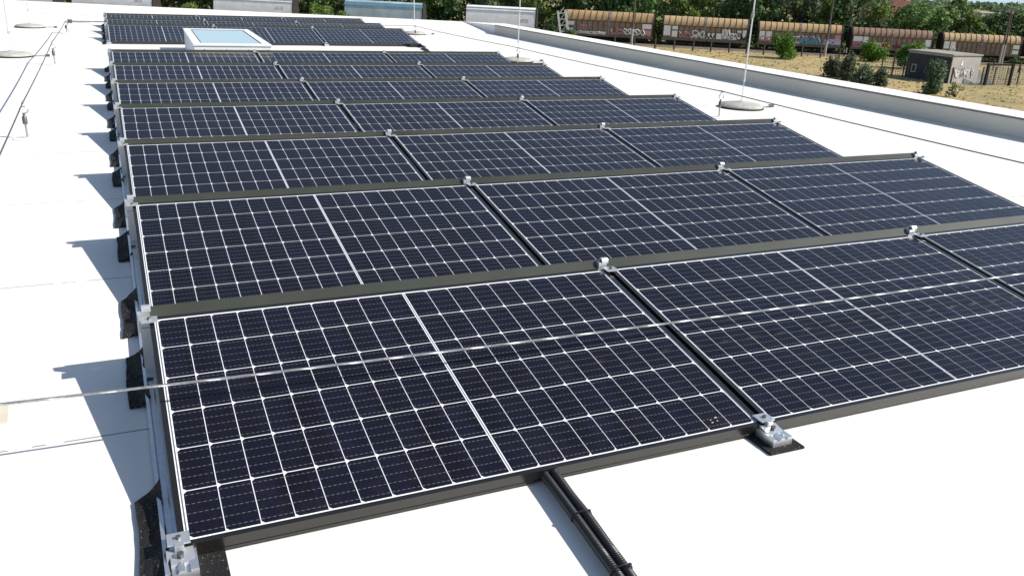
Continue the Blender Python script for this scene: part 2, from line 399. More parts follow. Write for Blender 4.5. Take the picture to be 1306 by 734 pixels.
# ------------------------------------------------------------------ mounting rails with their brackets
def front_bracket_mesh():
    b = MB(); w = .029
    b.prism([(-.066, .0), (-.066, .010), (-.052, .016), (-.044, .036), (-.006, .046), (-.002, .046), (-.002, 0)], -w, w, 'x')
    for k_ in (-1, 0, 1):
        b.box(k_ * .0205 - .0075, k_ * .0205 + .0075, -.082, -.066, 0, .0105)
    b.tube([(0, -.026, .038), (0, -.0285, .052)], .0075, 8, 1)
    b.box(-.010, .010, -.014, .016, .046, .060)
    b.box(-.0245, .0245, -.004, .040, .0555, .0595)
    b.tube([(0, .016, .059), (0, .0155, .066)], .0065, 6, 1)
    return b.mesh('front_bracket', [M_alu_w, M_steel_d], True)
def rear_bracket_mesh():
    b = MB()   # local origin: rail top under the rear edge; h = height of the panel top
    h = zr + Z0 - .033
    b.box(-.027, .027, .000, .006, 0, h - .034)                  # upright leg
    b.box(-.027, .027, -.05, .05, 0, .005)                       # foot
    b.box(-.032, .004, .007, .028, h - .05, h + .022)            # block standing above the rear edge
    b.prism([(.004, h + .019), (.004, h + .030), (.011, h + .037), (.025, h + .037), (.032, h + .030), (.032, h + .019)], -.019, .008, 'x')
    b.tube([(-.020, .018, h + .027), (.009, .018, h + .027)], .0062, 8, 1)
    b.box(-.0245, .0245, -.052, -.006, h + .0035, h + .0075)      # clamp plate on the frames
    b.tube([(0, -.03, h + .006), (0, -.03, h + .014)], .0065, 6, 1)
    return b.mesh('rear_bracket', [M_alu_w, M_steel_d], True)
fbm, rbm = front_bracket_mesh(), rear_bracket_mesh()
def rail_mesh(y0, y1):
    b = MB(); prof = [(-.035, .008), (.035, .008), (.035, .033), (.018, .033), (.018, .026), (.006, .026), (.006, .033), (-.006, .033), (-.010, .026), (-.022, .026), (-.026, .033), (-.035, .033)]
    b.prism(prof, y0, y1, 'y'); return b.mesh('rail_profile', M_alu)
rms = (rail_mesh(-.075, ROWY[6] + 1.24), rail_mesh(ROWY[7] - .075, ROWY[9] + 1.24))
JX = [0.0, PL + GAP / 2, 2 * STEP - GAP / 2, 3 * STEP - GAP]
JN = ['left edge', 'left black gap', 'right black gap', 'right edge']
for blk, rows in ((0, range(7)), (1, range(7, 10))):
    for ji, jx in enumerate(JX):
        o = thing('mounting_rail', 'aluminium rail under the %s of the %s panel block' % (JN[ji], ('near', 'far')[blk]), 'mounting rail', (jx, 0, 0), group='aluminium rails under the panel rows')
        link('rail_profile', rms[blk], o)
        for r in rows:
            f = link('front_bracket', fbm, o); f.location = (0, ROWY[r], -.004)
            f = link('rear_bracket', rbm, o); f.location = (0, ROWY[r] + yr, .033)

# ------------------------------------------------------------------ rubber mats
def curled_mat(seed):
    rnd = random.Random(seed); b = MB(); nx, ny = 7, 12; w, l = .062, .37; P = []
    ph = rnd.uniform(0, 6); lift = rnd.uniform(.010, .022)
    for i in range(ny + 1):
        for j in range(nx + 1):
            u, v = j / nx, i / ny
            x = -.084 + w * u; y = l * v
            z = .010 + u ** 2 * lift * (1.15 + .5 * sin(ph + v * 9)) + .006 * sin(ph * 3 + v * 13 + u * 4) * u + (.02 * u * max(0, v - .78) / .22) + rnd.uniform(-.0015, .0015)
            x += .0025 * sin(ph * 2 + v * 7) * (1 - u) + rnd.uniform(-.001, .001)
            P.append((x, y + .004 * sin(u * 5 + ph), z))
    for i in range(ny):
        for j in range(nx):
            a = i * (nx + 1) + j; q = [P[a], P[a + 1], P[a + nx + 2], P[a + nx + 1]]
            b.face(q); b.face([(p[0], p[1], max(.001, p[2] - .008)) for p in q])
    for i in range(ny):
        for j in (0, nx):
            a, c = P[i * (nx + 1) + j], P[(i + 1) * (nx + 1) + j]
            b.face([a, c, (c[0], c[1], max(.001, c[2] - .008)), (a[0], a[1], max(.001, a[2] - .008))])
    for j in range(nx):
        for i in (0, ny):
            a, c = P[i * (nx + 1) + j], P[i * (nx + 1) + j + 1]
            b.face([a, c, (c[0], c[1], max(.001, c[2] - .008)), (a[0], a[1], max(.001, a[2] - .008))])
    return b.mesh('rubber_mat', M_rubber)
mats_ = [curled_mat(i) for i in range(4)]
def mat_flat():
    b = MB(); b.prism([(-.062, -.10), (.062, -.102), (.061, .28), (-.06, .281)], .001, .008, 'z'); return b.mesh('rubber_mat', M_rubber)
mf = mat_flat()
for r in range(10):
    for k_, (dy, nm) in enumerate(((-.095, 'front'), (.795, 'rear'))):
        o = link('rubber_mat', mats_[(r * 2 + k_) % 4]); o.location = (0, ROWY[r] + dy, 0)
        tag(o, 'curling black rubber mat, %s edge of %s' % (nm, ROWN[r]), 'rubber mat', 'black rubber mats along the left rail')
o = link('rubber_mat', mf); o.location = (JX[1], 0, 0)
tag(o, 'flat black rubber mat under the bracket between the front row panels', 'rubber mat', 'flat black rubber mats under the brackets')
o = link('rubber_mat', mf); o.location = (JX[0] + .035, -.006, 0)
tag(o, 'flat black rubber mat under the bracket at the near left corner', 'rubber mat', 'flat black rubber mats under the brackets')

# ------------------------------------------------------------------ corrugated conduits in front
def conduit(path, r, name):
    pts = []; P = [Vector(p) for p in path]
    L_ = [0]
    for a, c in zip(P, P[1:]): L_.append(L_[-1] + (c - a).length)
    n_ = int(L_[-1] / .0024); rs = []
    def at(s):
        for i in range(len(P) - 1):
            if s <= L_[i + 1] or i == len(P) - 2:
                t = (s - L_[i]) / (L_[i + 1] - L_[i])
                p_0 = P[max(i - 1, 0)]; p1 = P[i]; p2 = P[i + 1]; p3 = P[min(i + 2, len(P) - 1)]
                return .5 * ((2 * p1) + (p2 - p0_(p_0, p1)) * t + (2 * p_0 - 5 * p1 + 4 * p2 - p3) * t * t + (3 * p1 - p_0 - 3 * p2 + p3) * t ** 3)
    def p0_(a, c): return a
    for i in range(n_ + 1):
        pts.append(at(L_[-1] * i / n_)); rs.append(r * (1.0 if (i % 3) else .86))
    b = MB(); b.tube(pts, rs, 10); return b
cpath = lambda dx, dz_: [(.945 + dx, .30, .020), (.938 + dx, .10, .022 + dz_), (.9305 + dx, -.012, .025 + dz_), (.9245 + dx, -.11, .0255), (.918 + dx, -.21, .026 + dz_), (.9105 + dx, -.32, .0255), (.9035 + dx, -.425, .025), (.889 + dx, -.63, .022), (.868 + dx, -.95, .015)]
o1 = conduit(cpath(-.0135, 0), .0132, 'c').build('corrugated_conduit', M_plastic, None, True)
tag(o1, 'left one of two black corrugated conduits coming out under the front panel', 'conduit', 'pair of black conduits in front')
b = MB()
o2 = conduit(cpath(.0136, .003), .0132, 'c').build('corrugated_conduit', M_plastic, None, True)
tag(o2, 'right one of two black corrugated conduits coming out under the front panel', 'conduit', 'pair of black conduits in front')
for (yy, zz, xx) in ((-.200, .0275, .9185), (-.415, .0265, .9042)):
    b = MB(); n_ = 20; pts = [(xx + .0285 * cos(2 * pi * i / n_), yy, zz + .0160 * sin(2 * pi * i / n_)) for i in range(n_ + 1)]
    b.tube(pts, .0022, 5); b.box(xx + .018, xx + .025, yy - .003, yy + .003, zz + .010, zz + .015)
    b.build('cable_tie', M_plastic, o2)
# bundle at the far block
b = MB(); b.tube([(4.80, 13.22, .03), (4.95, 13.10, .035), (4.98, 12.9, .02), (4.88, 12.7, .02), (4.85, 12.4, .018), (4.76, 12.05, .018), (4.74, 11.4, .018)], .022, 8)
b.box(4.78, 4.98, 13.08, 13.16, .0, .06)
tag(b.build('cable_bundle', M_plastic, None, True), 'black cable bundle leaving the right front corner of the far block', 'cable')

# ------------------------------------------------------------------ lifeline: posts and ropes
def lifeline_post(loc, label, h=.255, flip=1):
    t = thing('lifeline_post', label, 'anchor post', loc, group='lifeline posts on the roof')
    b = MB(); b.lathe([(.10, 0), (.10, .004), (.02, .007), (.012, .012)], 20); b.build('base_plate', M_cap, t, True)
    b = MB(); b.tube([(0, 0, .006), (-.004 * flip, 0, h * .55)], .0075, 8); b.build('shaft', M_steel, t, True)
    b = MB(); b.lathe([(.010, h * .40), (.017, h * .42), (.017, h * .60), (.009, h * .64), (.009, h * .70)], 12, (-.003 * flip, 0, 0)); b.build('absorber', M_steel_d, t, True)
    b = MB(); n_ = 18
    b.tube([(.028 * cos(2 * pi * i / n_), 0, h * .80 + .024 * sin(2 * pi * i / n_)) for i in range(n_ + 1)], .0045, 6)
    b.tube([(-.018, 0, h * .86), (0, 0, h), (.018, 0, h * .86)], .005, 6)
    b.tube([(0, -.03, h), (0, .03, h)], .0085, 8)
    b.build('shackle', M_steel, t, True)
    return t
LX, RX = -.625, 5.56; LY = [.5, 5.39, 10.3, 15.17]
PH_ = {0: .222, 1: .258, 2: .272, 3: .20}
for i, y in enumerate(LY):
    if i: lifeline_post((LX, y, 0), ['', 'nearest lifeline post with ring, on bare roof left of the panels', 'second lifeline post along the left rope, further up the roof', 'corner lifeline post at the far left where the rope turns'][i], PH_[i])
for i, y in enumerate(LY):
    if i: lifeline_post((RX, y, 0), ['', 'nearest lifeline post right of the panels, beside the big white disc', 'middle lifeline post right of the panels, in front of the second disc', 'farthest right lifeline post, beside the far block of panels'][i], [.22, .262, .245, .225][i])
lifeline_post((LX, .5, 0), 'lifeline post at near left, just outside the picture, holding the front rope', .222)
lifeline_post((RX, .5, 0), 'lifeline post at near right, outside the picture, holding the front rope', .222)
def fz(x): return .18 + .0045 * (x - 2.5) ** 2
def strand_rope(path_fn, s0, s1, step, r, pitch):
    b = MB(); n_ = int((s1 - s0) / step)
    for q in range(6):
        pts = []
        for i in range(n_ + 1):
            s = s0 + (s1 - s0) * i / n_; p = path_fn(s); a = 2 * pi * (s / pitch + q / 6)
            pts.append((p[0], p[1] + r * .66 * cos(a), p[2] + r * .66 * sin(a)))
        b.tube(pts, r * .40, 5)
    return b
b = strand_rope(lambda x: (x, .504 - .0075 * (x + .62), fz(x)), LX, RX, .0032, .0038, .040)
tag(b.build('lifeline_rope', M_steel, None, True), 'twisted steel wire rope stretched across the front row of panels', 'wire rope', 'lifeline ropes round the roof')
def sag(p, q, n_, s_):
    p, q = Vector(p), Vector(q)
    return [p.lerp(q, i / n_) - Vector((0, 0, s_ * 4 * (i / n_) * (1 - i / n_))) for i in range(n_ + 1)]
def rope(pts_, label):
    pts = []
    for a, c in zip(pts_, pts_[1:]): pts += sag(a, c, 10, .012)[(1 if pts else 0):]
    b = MB(); b.tube(pts, .0052, 6); tag(b.build('lifeline_rope', M_steel_d, None, True), label, 'wire rope', 'lifeline ropes round the roof')
rope([(LX, .5, .222), (LX, 5.39, .258), (LX, 10.3, .272), (LX, 15.17, .20)], 'thin steel rope running up the bare roof left of the panels')
rope([(RX, .5, .222), (RX, 5.39, .262), (RX, 10.5, .245), (RX, 15.17, .225)], 'thin steel rope on posts between the panels and the right parapet')
rope([(LX, 15.17, .20), (-.2, 15.17, .20), (RX, 15.17, .235)], 'thin steel rope crossing the far block of panels')
t = thing('rope_tensioner', 'wiry steel tensioner with coil spring on the rope at the far left corner', 'tensioner', (LX, 15.17, 0))
b = MB(); pts = [(.10 + .28 * i / 80, .012 * cos(i * .9), .20 + .012 * sin(i * .9)) for i in range(81)]; b.tube(pts, .004, 5); b.build('coil_spring', M_steel_d, t)
b = MB(); b.box(.42, .62, -.012, -.006, .192, .208); b.box(.42, .62, .006, .012, .192, .208); b.tube([(.38, 0, .2), (.68, 0, .2)], .006, 6); b.box(.03, .10, -.03, .03, .17, .23)
b.tube([(.03, 0, .17), (.0, -.05, .10), (.04, -.05, .03)], .004, 5); b.build('turnbuckle', M_steel_d, t)
# membrane patch beside the near left post
b = MB(); b.prism([(-.55, .835), (-.405, .83), (-.41, .955), (-.55, .96)], .001, .005, 'z')
tag(b.build('membrane_patch', mat('beige_patch', (.62, .57, .45), .7, 0, .3, (9, .08, 4))), 'small beige square patch on the white roof at the left picture edge', 'patch')

# ------------------------------------------------------------------ lightning rods on discs
def rod(loc, h, label, thick=True, rr=.235):
    t = thing('lightning_rod', label, 'lightning rod', loc, group='lightning rods on the roof')
    b = MB(); b.lathe([(rr, 0), (rr + .004, .008), (rr + .002, .030), (rr - .02, .046), (rr - .09, .058), (.05, .064), (.03, .075), (.012, .08)], 40)
    d = b.build('base_disc', M_conc, t, True)
    b = MB(); b.lathe([(rr + .012, 0), (rr + .014, .010), (rr + .006, .016)], 40); b.build('rubber_ring', M_rubber, d, True)
    b = MB(); b.tube([(rr * .5, -rr * .8, .012), (rr + .03, -.06, .014), (rr + .17, -.02, .018)], .006, 6); b.box(rr + .15, rr + .2, -.035, .005, .004, .03); b.build('earth_wire', M_steel_d, t)
    b = MB(); b.tube([(0, 0, .07), (0, 0, .30)], .0045, 6); b.tube([(0, 0, .28), (0, 0, h * .62), (0, 0, h)], [.0085, .0075, .004], 8); b.build('rod', M_rod, t, True)
    b = MB(); b.lathe([(.008, -.03), (.016, -.026), (.016, .026), (.008, .03)], 10, (0, 0, .98)); b.box(-.014, .014, -.006, .006, .285, .31); b.build('collar', M_steel, t, True)
rod((6.28, 5.95, 0), 2.6, 'nearest lightning rod standing in a pale disc between the panels and right parapet')
rod((5.775, 10.78, 0), 2.6, 'second lightning rod in a pale disc, half way along the right parapet')
rod((5.853, 16.15, 0), 2.6, 'farthest lightning rod on the right, in a disc beside the far block')
rod((-1.157, 11.31, 0), 2.6, 'nearer lightning rod on the bare roof at the left picture edge')
rod((-1.25, 16.45, 0), 2.6, 'farther lightning rod on the bare roof at the far left')

# ------------------------------------------------------------------ skylight
t = thing('skylight', 'white box skylight with pale blue glass between the two blocks of panels', 'skylight', (.945, 9.80, 0), (0, 0, rad(-2.1)))
sw, sd, sh = .92, 2.72, .30
M_curb = mat('white_curb', (.8, .8, .79), .45, 0, .5, (5, .05, 4))
b = MB(); fwid = .1
b.prism([(0, 0), (sw, 0), (sw, sd), (0, sd)], 0, sh - .02, 'z'); b.build('curb', M_curb, t)
b = MB()
for (x0, x1, y0, y1) in ((-.01, .085, -.01, sd + .01), (sw - .085, sw + .01, -.01, sd + .01), (.085, sw - .085, -.01, .2), (.085, sw - .085, sd - .2, sd + .01)):
    b.box(x0, x1, y0, y1, sh - .018, sh)
b.build('frame', M_white, t)
M_glass = mat('skylight_glass', (.33, .52, .66), .06, 0, .6)
b = MB(); b.box(.086, sw - .086, .201, sd - .201, sh - .018, sh - .004); b.build('glass_pane', M_glass, t)
b = MB()
for (x0, x1, y0, y1) in ((.09, sw - .09, .205, .222), (.09, sw - .09, sd - .222, sd - .205), (.09, .1, .222, sd - .222), (sw - .1, sw - .09, .222, sd - .222)):
    b.box(x0, x1, y0, y1, sh - .0035, sh - .001)
b.build('seal', M_plastic, t)
b = MB()
for x in (.12, .38, .64, .88): b.tube([(x, -.004, .235), (x, .002, .235)], .008, 8)
b.build('screw_heads', M_steel_d, t)

# ------------------------------------------------------------------ the freight train
M_tanb = mat('faded_tan_tarpaulin', (.42, .30, .165), .75, 0, .3, (1.3, .2, 6))
M_tanc = mat('dirty_tan_tarpaulin', (.37, .25, .13), .75, 0, .3, (.8, .25, 6))
M_tan = mat('tan_tarpaulin', (.41, .28, .145), .7, 0, .3, (.9, .16, 6))
M_rust = mat('rust_brown_tarpaulin', (.235, .15, .11), .75, 0, .3, (.9, .2, 6))
M_side = mat('dark_brown_boards', (.25, .19, .145), .85, 0, .3, (1.4, .35, 6))
M_hoop = mat('dark_hoop', (.11, .062, .03), .7, .2, .4, (2, .2, 4))
M_under = mat('black_underframe', (.014, .013, .012), .8, .2, .3, (2, .3, 4))
M_end = mat('dark_wagon_end', (.03, .024, .022), .8, .1, .3, (2, .3, 4))
M_gw = mat('white_spray', (.80, .80, .78), .6, 0, .3, (2, .12, 4))
M_gk = mat('black_spray', (.02, .02, .022), .7)
M_gp = mat('pink_spray', (.55, .28, .30), .6); M_gy = mat('yellow_spray', (.60, .52, .13), .6)
M_gt = mat('teal_spray', (.10, .42, .40), .6); M_gl = mat('lilac_spray', (.34, .30, .52), .6); M_gr = mat('dark_red_spray', (.22, .04, .05), .6)
WL, WH, SZ = 14.8, 3.4, 1.12          # body length, body height, sole height above the bed
SIDE = 1.95; DEP = 2.7
def canopy_prof(gr=0.0):
    P = []
    for i in range(9):
        a = i / 8 * pi / 2; P.append(((DEP / 2) * (1 - cos(a)) * 1.0 - gr * cos(a), SZ + SIDE + (WH - SIDE) * sin(a) + gr * sin(a)))
    return P + [(DEP - q[0], q[1]) for q in reversed(P[:-1])]
def wagon(az1, az2, hgt, zs, canopy, label, graf):
    x1, x2 = az_along(az1), az_along(az2); ln_ = x2 - x1; s_ = ln_ / WL
    w = thing('freight_wagon', label, 'freight wagon', trk(x1, -DEP / 2, zs), (0, 0, -NA), 'brown covered wagons in the siding')
    vs = hgt / WH
    w.scale = (s_, 1, vs)
    e0 = .25
    half = [(e0, WL / 2 - .12), (WL / 2 + .12, WL - e0)]
    for (a, c) in half:
        b = MB(); b.prism(canopy_prof(), a, c, 'x'); cv_ = b.build('canopy', canopy, w, True)
        b = MB()
        for i in range(8):
            x = a + (c - a) * i / 7; P = canopy_prof(.03)
            pts = [(x + (.10 if 0 < k_ < 16 else 0) * sin(k_ / 16 * pi), q[0], q[1]) for k_, q in enumerate(P)]
            b.tube(pts, .045, 4)
        b.build('hoop', M_hoop, cv_)
    b = MB(); b.box(e0, WL - e0, .03, DEP - .03, SZ, SZ + SIDE); sd_ = b.build('side_wall', M_side, w)
    b = MB()
    for i in range(17):
        x = e0 + .05 + (WL - 2 * e0 - .1) * i / 16; b.box(x - .05, x + .05, -.035, .03, SZ + .05, SZ + SIDE - .002)
    b.box(e0, WL - e0, -.05, .03, SZ + SIDE, SZ + SIDE + .09); b.build('board_posts', M_hoop, sd_)
    b = MB(); b.box(WL / 2 - .13, WL / 2 + .13, -.05, DEP - .1, SZ + .02, SZ + SIDE + .6)
    P = canopy_prof(.06); b.prism([(q[0], q[1]) for q in P], WL / 2 - .12, WL / 2 + .12, 'x'); b.build('centre_post', mat('grey_post', (.25, .23, .21), .7, .1, .3, (6, .5, 5)), w)
    for (a, c) in ((0, e0), (WL - e0, WL)):
        b = MB(); b.prism([(q[0], q[1]) for q in canopy_prof(.05)] + [(DEP + .03, SZ), (-.03, SZ)], a + .02, c, 'x'); b.build('end_wall', M_end, w, True)
    b = MB(); b.box(.1, WL - .1, -.04, DEP + .04, SZ - .28, SZ); b.build('sole_bar', mat('worn_sole_bar', (.16, .14, .12), .8, .1, .3, (3, .5, 5)), w)
    b = MB(); b.box(2.2, WL - 2.2, .5, DEP - .5, .45, SZ - .28)
    for x in (1.9, WL - 1.9):
        b.box(x - .95, x + .95, .1, DEP - .1, .42, .9)
    for x in (-.35, WL): b.box(x, x + .35, .45, .75, .9, 1.1); b.box(x, x + .35, DEP - .75, DEP - .45, .9, 1.1)
    b.build('underframe', M_under, w)
    for x in (1.9, WL - 1.9):
        b = MB(); b.tube([(x, .52, .47), (x, .66, .47)], .46, 18); b.tube([(x, DEP - .66, .47), (x, DEP - .52, .47)], .46, 18); b.build('wheelset', M_under, w)
    # paint on the boards: panels (u0,u1,v0,v1,material) and strokes
    groups = {}
    for item in graf:
        if item[0] == 'p':
            _, u0, u1, v0, v1, mm = item; b = MB(); groups[len(groups)] = (b, mm, 'painted_patch')
            b.box(e0 + u0 * (WL - .5), e0 + u1 * (WL - .5), -.048, -.038, SZ + v0 * SIDE, SZ + v1 * SIDE)
        else:
            _, u0, u1, v0, v1, mm, seed = item; b = MB(); groups[len(groups)] = (b, mm, 'graffiti')
            rnd = random.Random(seed); n_ = max(2, int((u1 - u0) * 16))
            for q_ in range(n_):
                ux = u0 + (u1 - u0) * (q_ + .5) / n_; wx = (u1 - u0) / n_ * (WL - .5) * .46; cx_ = e0 + ux * (WL - .5); z0_, z1_ = SZ + v0 * SIDE, SZ + v1 * SIDE
                hh = z1_ - z0_; cz = (z0_ + z1_) / 2; ph = rnd.uniform(0, 6); fa, fb = rnd.choice([(1, 2), (2, 3), (3, 2), (2, 1), (3, 4)])
                pts = [(cx_ + wx * 1.25 * sin(fa * a + ph) + rnd.uniform(-.1, .1), -.058, cz + hh * .47 * sin(fb * a + ph * 1.7) + rnd.uniform(-.06, .06)) for a in [i * .33 for i in range(20)]]
                b.tube(pts, .06, 5)
    for b, mm, nm in groups.values(): b.build(nm, mm, w)
    return w
ZB = -8.56
TOPZ = lambda az: 1.2815 - 150 / cos(rad(az) - NA) * (.03595 * cos(rad(az - 49.1)))
def wg(a1, a2, canopy, label, graf):
    am = (a1 + a2) / 2; sole = 1.2815 - 150 / cos(rad(am) - NA) * (.0588 * cos(rad(am - 28.64))); h = (TOPZ(am) - sole) * .985
    vs = h / WH; wagon(a1, a2, h, sole - SZ * vs, canopy, label, graf)
wg(27.75, 33.4, M_tanc, 'leftmost brown covered wagon with tan top, beside the leaning white ladder', [
    ('p', .02, .10, .62, .92, M_gw), ('p', .01, .09, .08, .4, M_gw), ('g', .10, .46, .02, .22, M_gw, 1), ('g', .53, .66, .1, .5, M_gp, 2), ('g', .68, .9, .08, .55, M_gw, 3), ('p', .88, .985, .60, .95, M_gw), ('p', .90, .985, .12, .5, M_gp), ('g', .18, .24, .3, .7, M_gp, 31)])
wg(33.85, 39.15, M_tanb, 'second tan topped wagon from the left, white letters sprayed along its boards', [
    ('p', .01, .09, .2, .98, M_gw), ('p', .11, .175, .7, .98, M_gw), ('p', .11, .175, .12, .6, M_gw), ('g', .20, .33, .12, .6, M_gp, 4), ('g', .35, .49, .1, .7, M_gw, 5),
    ('p', .53, .62, .1, .55, M_gw), ('g', .53, .62, .1, .6, M_gk, 6), ('p', .64, .70, .1, .55, M_gw), ('g', .71, .79, .1, .95, M_gw, 7), ('g', .80, .88, .1, .6, M_gw, 8), ('p', .88, .93, .15, .85, M_gw), ('g', .88, .99, .1, .7, M_gk, 9), ('p', .945, .99, .3, .9, M_gw)])
wg(39.65, 44.6, M_tan, 'third tan topped wagon from the left with teal and lilac graffiti, behind a green bush', [
    ('p', .01, .075, .25, .98, M_gw), ('p', .09, .16, .25, .98, M_gw), ('g', .02, .16, .1, .6, M_gp, 10), ('g', .17, .34, .1, .6, M_gw, 11), ('g', .34, .5, .1, .7, M_gw, 12),
    ('g', .50, .74, .05, .55, M_gt, 13), ('g', .52, .72, .25, .75, M_gl, 14), ('g', .74, .99, .05, .6, M_gl, 15), ('p', .92, .99, .55, .95, M_gp), ('g', .80, .99, .15, .5, M_gw, 16)])
wg(45.05, 49.55, M_rust, 'rust brown topped wagon with yellow and pink graffiti, fourth from the left', [
    ('p', .015, .13, .55, .98, M_gw), ('p', .14, .20, .45, .98, M_gw), ('g', .02, .12, .05, .5, M_gp, 17), ('p', .14, .19, .02, .4, M_gy), ('g', .21, .30, .05, .55, M_gy, 18), ('p', .24, .37, .05, .5, M_gw), ('g', .24, .38, .05, .5, M_gp, 19),
    ('p', .38, .48, .02, .55, M_gy), ('g', .39, .47, .1, .5, M_gk, 20), ('g', .52, .62, .1, .4, M_gr, 21), ('g', .63, .76, .02, .4, M_gt, 22), ('p', .76, .97, .02, .42, M_gw), ('g', .77, .97, .05, .4, M_gk, 23), ('p', .91, .98, .4, .97, M_gw)])
wg(49.98, 54.0, M_tanb, 'fifth wagon from the left, tan topped with plain brown boards, above the hut', [
    ('p', .01, .08, .3, .98, M_gw), ('p', .095, .16, .3, .98, M_gw), ('g', .1, .16, .1, .5, M_gw, 24), ('p', .905, .985, .58, .95, M_gw), ('p', .905, .985, .1, .45, M_gw)])
wg(54.4, 58.4, M_tan, 'wagon at the right picture edge, mostly cut off, with a white painted end', [('p', .01, .12, .1, .98, M_gw), ('p', .88, .98, .1, .9, M_gw)])

def hood_wagon(az1, az2, body, label, stripe=None, marks=True, topel=None):
    x1, x2 = az_along(az1), az_along(az2); l_ = x2 - x1
    w = thing('hood_wagon', label, 'freight wagon', trk(x1, -DEP / 2, ZB), (0, 0, -NA), 'smooth sided wagons at the far end of the roof')
    am = (az1 + az2) / 2
    zt = 1.2815 - 150 / cos(rad(am) - NA) * tan(rad(1.97)) - ZB
    pr = [(-.10, .95), (-.14, 1.25), (-.08, 1.9), (.05, 2.6), (.22, zt - .75), (.42, zt - .28), (.75, zt - .06), (1.35, zt)]
    pr = pr + [(DEP - q[0], q[1]) for q in reversed(pr[:-1])]
    b = MB(); b.prism(pr, .18, l_ - .18, 'x'); bd = b.build('body', body, w, True)
    for a, c in ((0, .18), (l_ - .18, l_)):
        b = MB(); b.prism([(q[0] * 1.0 - (.03 if q[0] < 1 else -.03), q[1] + .03) for q in pr], a, c, 'x'); b.build('end_wall', M_end, w, True)
    if stripe:
        b = MB(); b.prism([(.20, zt - .80), (.40, zt - .30), (.36, zt - .26), (.15, zt - .78)], .15, l_ - .15, 'x'); b.build('roof_band', stripe, w)
    b = MB()
    for (yy, zz) in ((.235, zt - .72), (.40, zt - .30)):
        b.tube([(.1, yy - .03, zz), (l_ - .1, yy - .03, zz)], .035, 5)
    b.build('side_rib', mat('grey_rib', (.3, .31, .33), .6, .2, .4), bd)
    if marks:
        b = MB(); xm = l_ * .8; b.box(xm, xm + 1.1, -.02, .10, 2.15, 2.2); b.box(xm, xm + 1.1, -.0, .05, 2.75, 2.8); b.box(xm, xm + .05, -.02, .10, 2.2, 2.75); b.box(xm + 1.05, xm + 1.1, -.02, .10, 2.2, 2.75)
        b.build('marking_box', mat('grey_marking', (.32, .33, .34), .6), w)
    b = MB(); b.box(.5, l_ - .5, .3, DEP - .3, .5, .95)
    for x in (2, l_ - 2):
        for yy in (.5, DEP - .64): b.tube([(x, yy, .47), (x, yy + .14, .47)], .46, 16)
    b.build('underframe', M_under, w)
M_wbody = mat('dirty_white_wagon', (.80, .81, .82), .5, .1, .4, (.7, .12, 6))
M_bbody = mat('pale_blue_wagon', (.38, .46, .50), .45, .1, .4, (.5, .25, 6))
M_blue = mat('blue_band', (.13, .31, .46), .5, 0, .4, (1, .15, 4))
hood_wagon(-1.35, 2.95, M_wbody, 'smooth white wagon at the top left, just above the far roof edge')
hood_wagon(-6.6, -2.2, M_wbody, 'white wagon at the top left corner, almost wholly hidden by the roof')
hood_wagon(6.25, 10.93, M_wbody, 'white wagon with a square marking, between two groups of trees above the far panels', None)
hood_wagon(13.95, 18.85, M_bbody, 'pale blue wagon with a bright blue roof band', M_blue, False)
hood_wagon(21.48, 25.98, M_wbody, 'ribbed white wagon left of the tan topped wagons, beyond the parapet corner')
t = thing('leaning_ladder', 'white lattice ladder leaning at the left end of the tan topped wagons', 'ladder', trk(az_along(27.95), -3.0, GROUND), (0, 0, -NA))
for dx in (-.62, .62):
    b = MB(); b.box(dx - .17, dx + .17, -.1, .1, 0, 5.0, 0, Matrix.Rotation(rad(-11), 4, 'Y')); b.build('ladder_leg', M_gw, t)
b = MB()
for k_ in range(5):
    z = .7 + k_ * .95; b.box(-.45, .45, -.05, .05, z, z + .12, 0, Matrix.Rotation(rad(-11), 4, 'Y'))
    b.tube([Matrix.Rotation(rad(-11), 3, 'Y') @ Vector((-.45, 0, z)), Matrix.Rotation(rad(-11), 3, 'Y') @ Vector((.45, 0, z + .9))], .05, 5)
b.build('rung', M_gw, t)

# ------------------------------------------------------------------ hut, fences, posts, masts
M_hut_shade = mat('painted_hut_shade', (.045, .045, .052), .8, 0, .3, (.8, .2, 5))  # dark colour stands in for shade on the hut side facing away from sun
M_render = mat('pale_render', (.37, .35, .32), .9, 0, .2, (.9, .14, 6))
hx, hy = 92.1, 73.2; hw, hd, hh = 4.9, 6.6, 3.25
t = thing('trackside_hut', 'flat roofed concrete hut with a dark side and sprayed pale front, in the dry grass', 'hut', (hx, hy, GROUND))
b = MB(); b.box(0.02, hw, 0, hd, 0, hh); b.build('wall', M_render, t)
b = MB(); b.box(-.04, .018, .12, hd - .1, 0, hh - .22); b.build('painted_shade_side', M_hut_shade, t)  # thin slab carrying the painted shade, no separate cladding
b = MB(); b.box(-.12, hw + .12, -.12, hd + .12, hh + .001, hh + .17); b.build('roof', mat('bitumen_roof', (.30, .28, .25), .9, 0, .2, (1, .15, 5)), t)
for y in (1.1, 5.0):
    b = MB()
    for (y0, y1, z0, z1) in ((y, y + .14, .75, 1.75), (y + .62, y + .76, .75, 1.75), (y + .14, y + .62, .75, .88), (y + .14, y + .62, 1.62, 1.75)): b.box(-.075, -.042, y0, y1, z0, z1)
    b.build('painted_rectangle', M_ribbon, t)
b = MB(); b.tube([(-.07, 3.6, .8), (-.07, 3.5, 1.7), (-.07, 3.1, 1.1), (-.07, 2.7, 1.7), (-.07, 2.6, .8)], .06, 5); b.build('graffiti', M_ribbon, t)
b = MB(); b.box(.35, .5, -.08, -.003, 0, 1.9); b.build('downpipe', M_end, t)
b = MB(); rnd = random.Random(5)
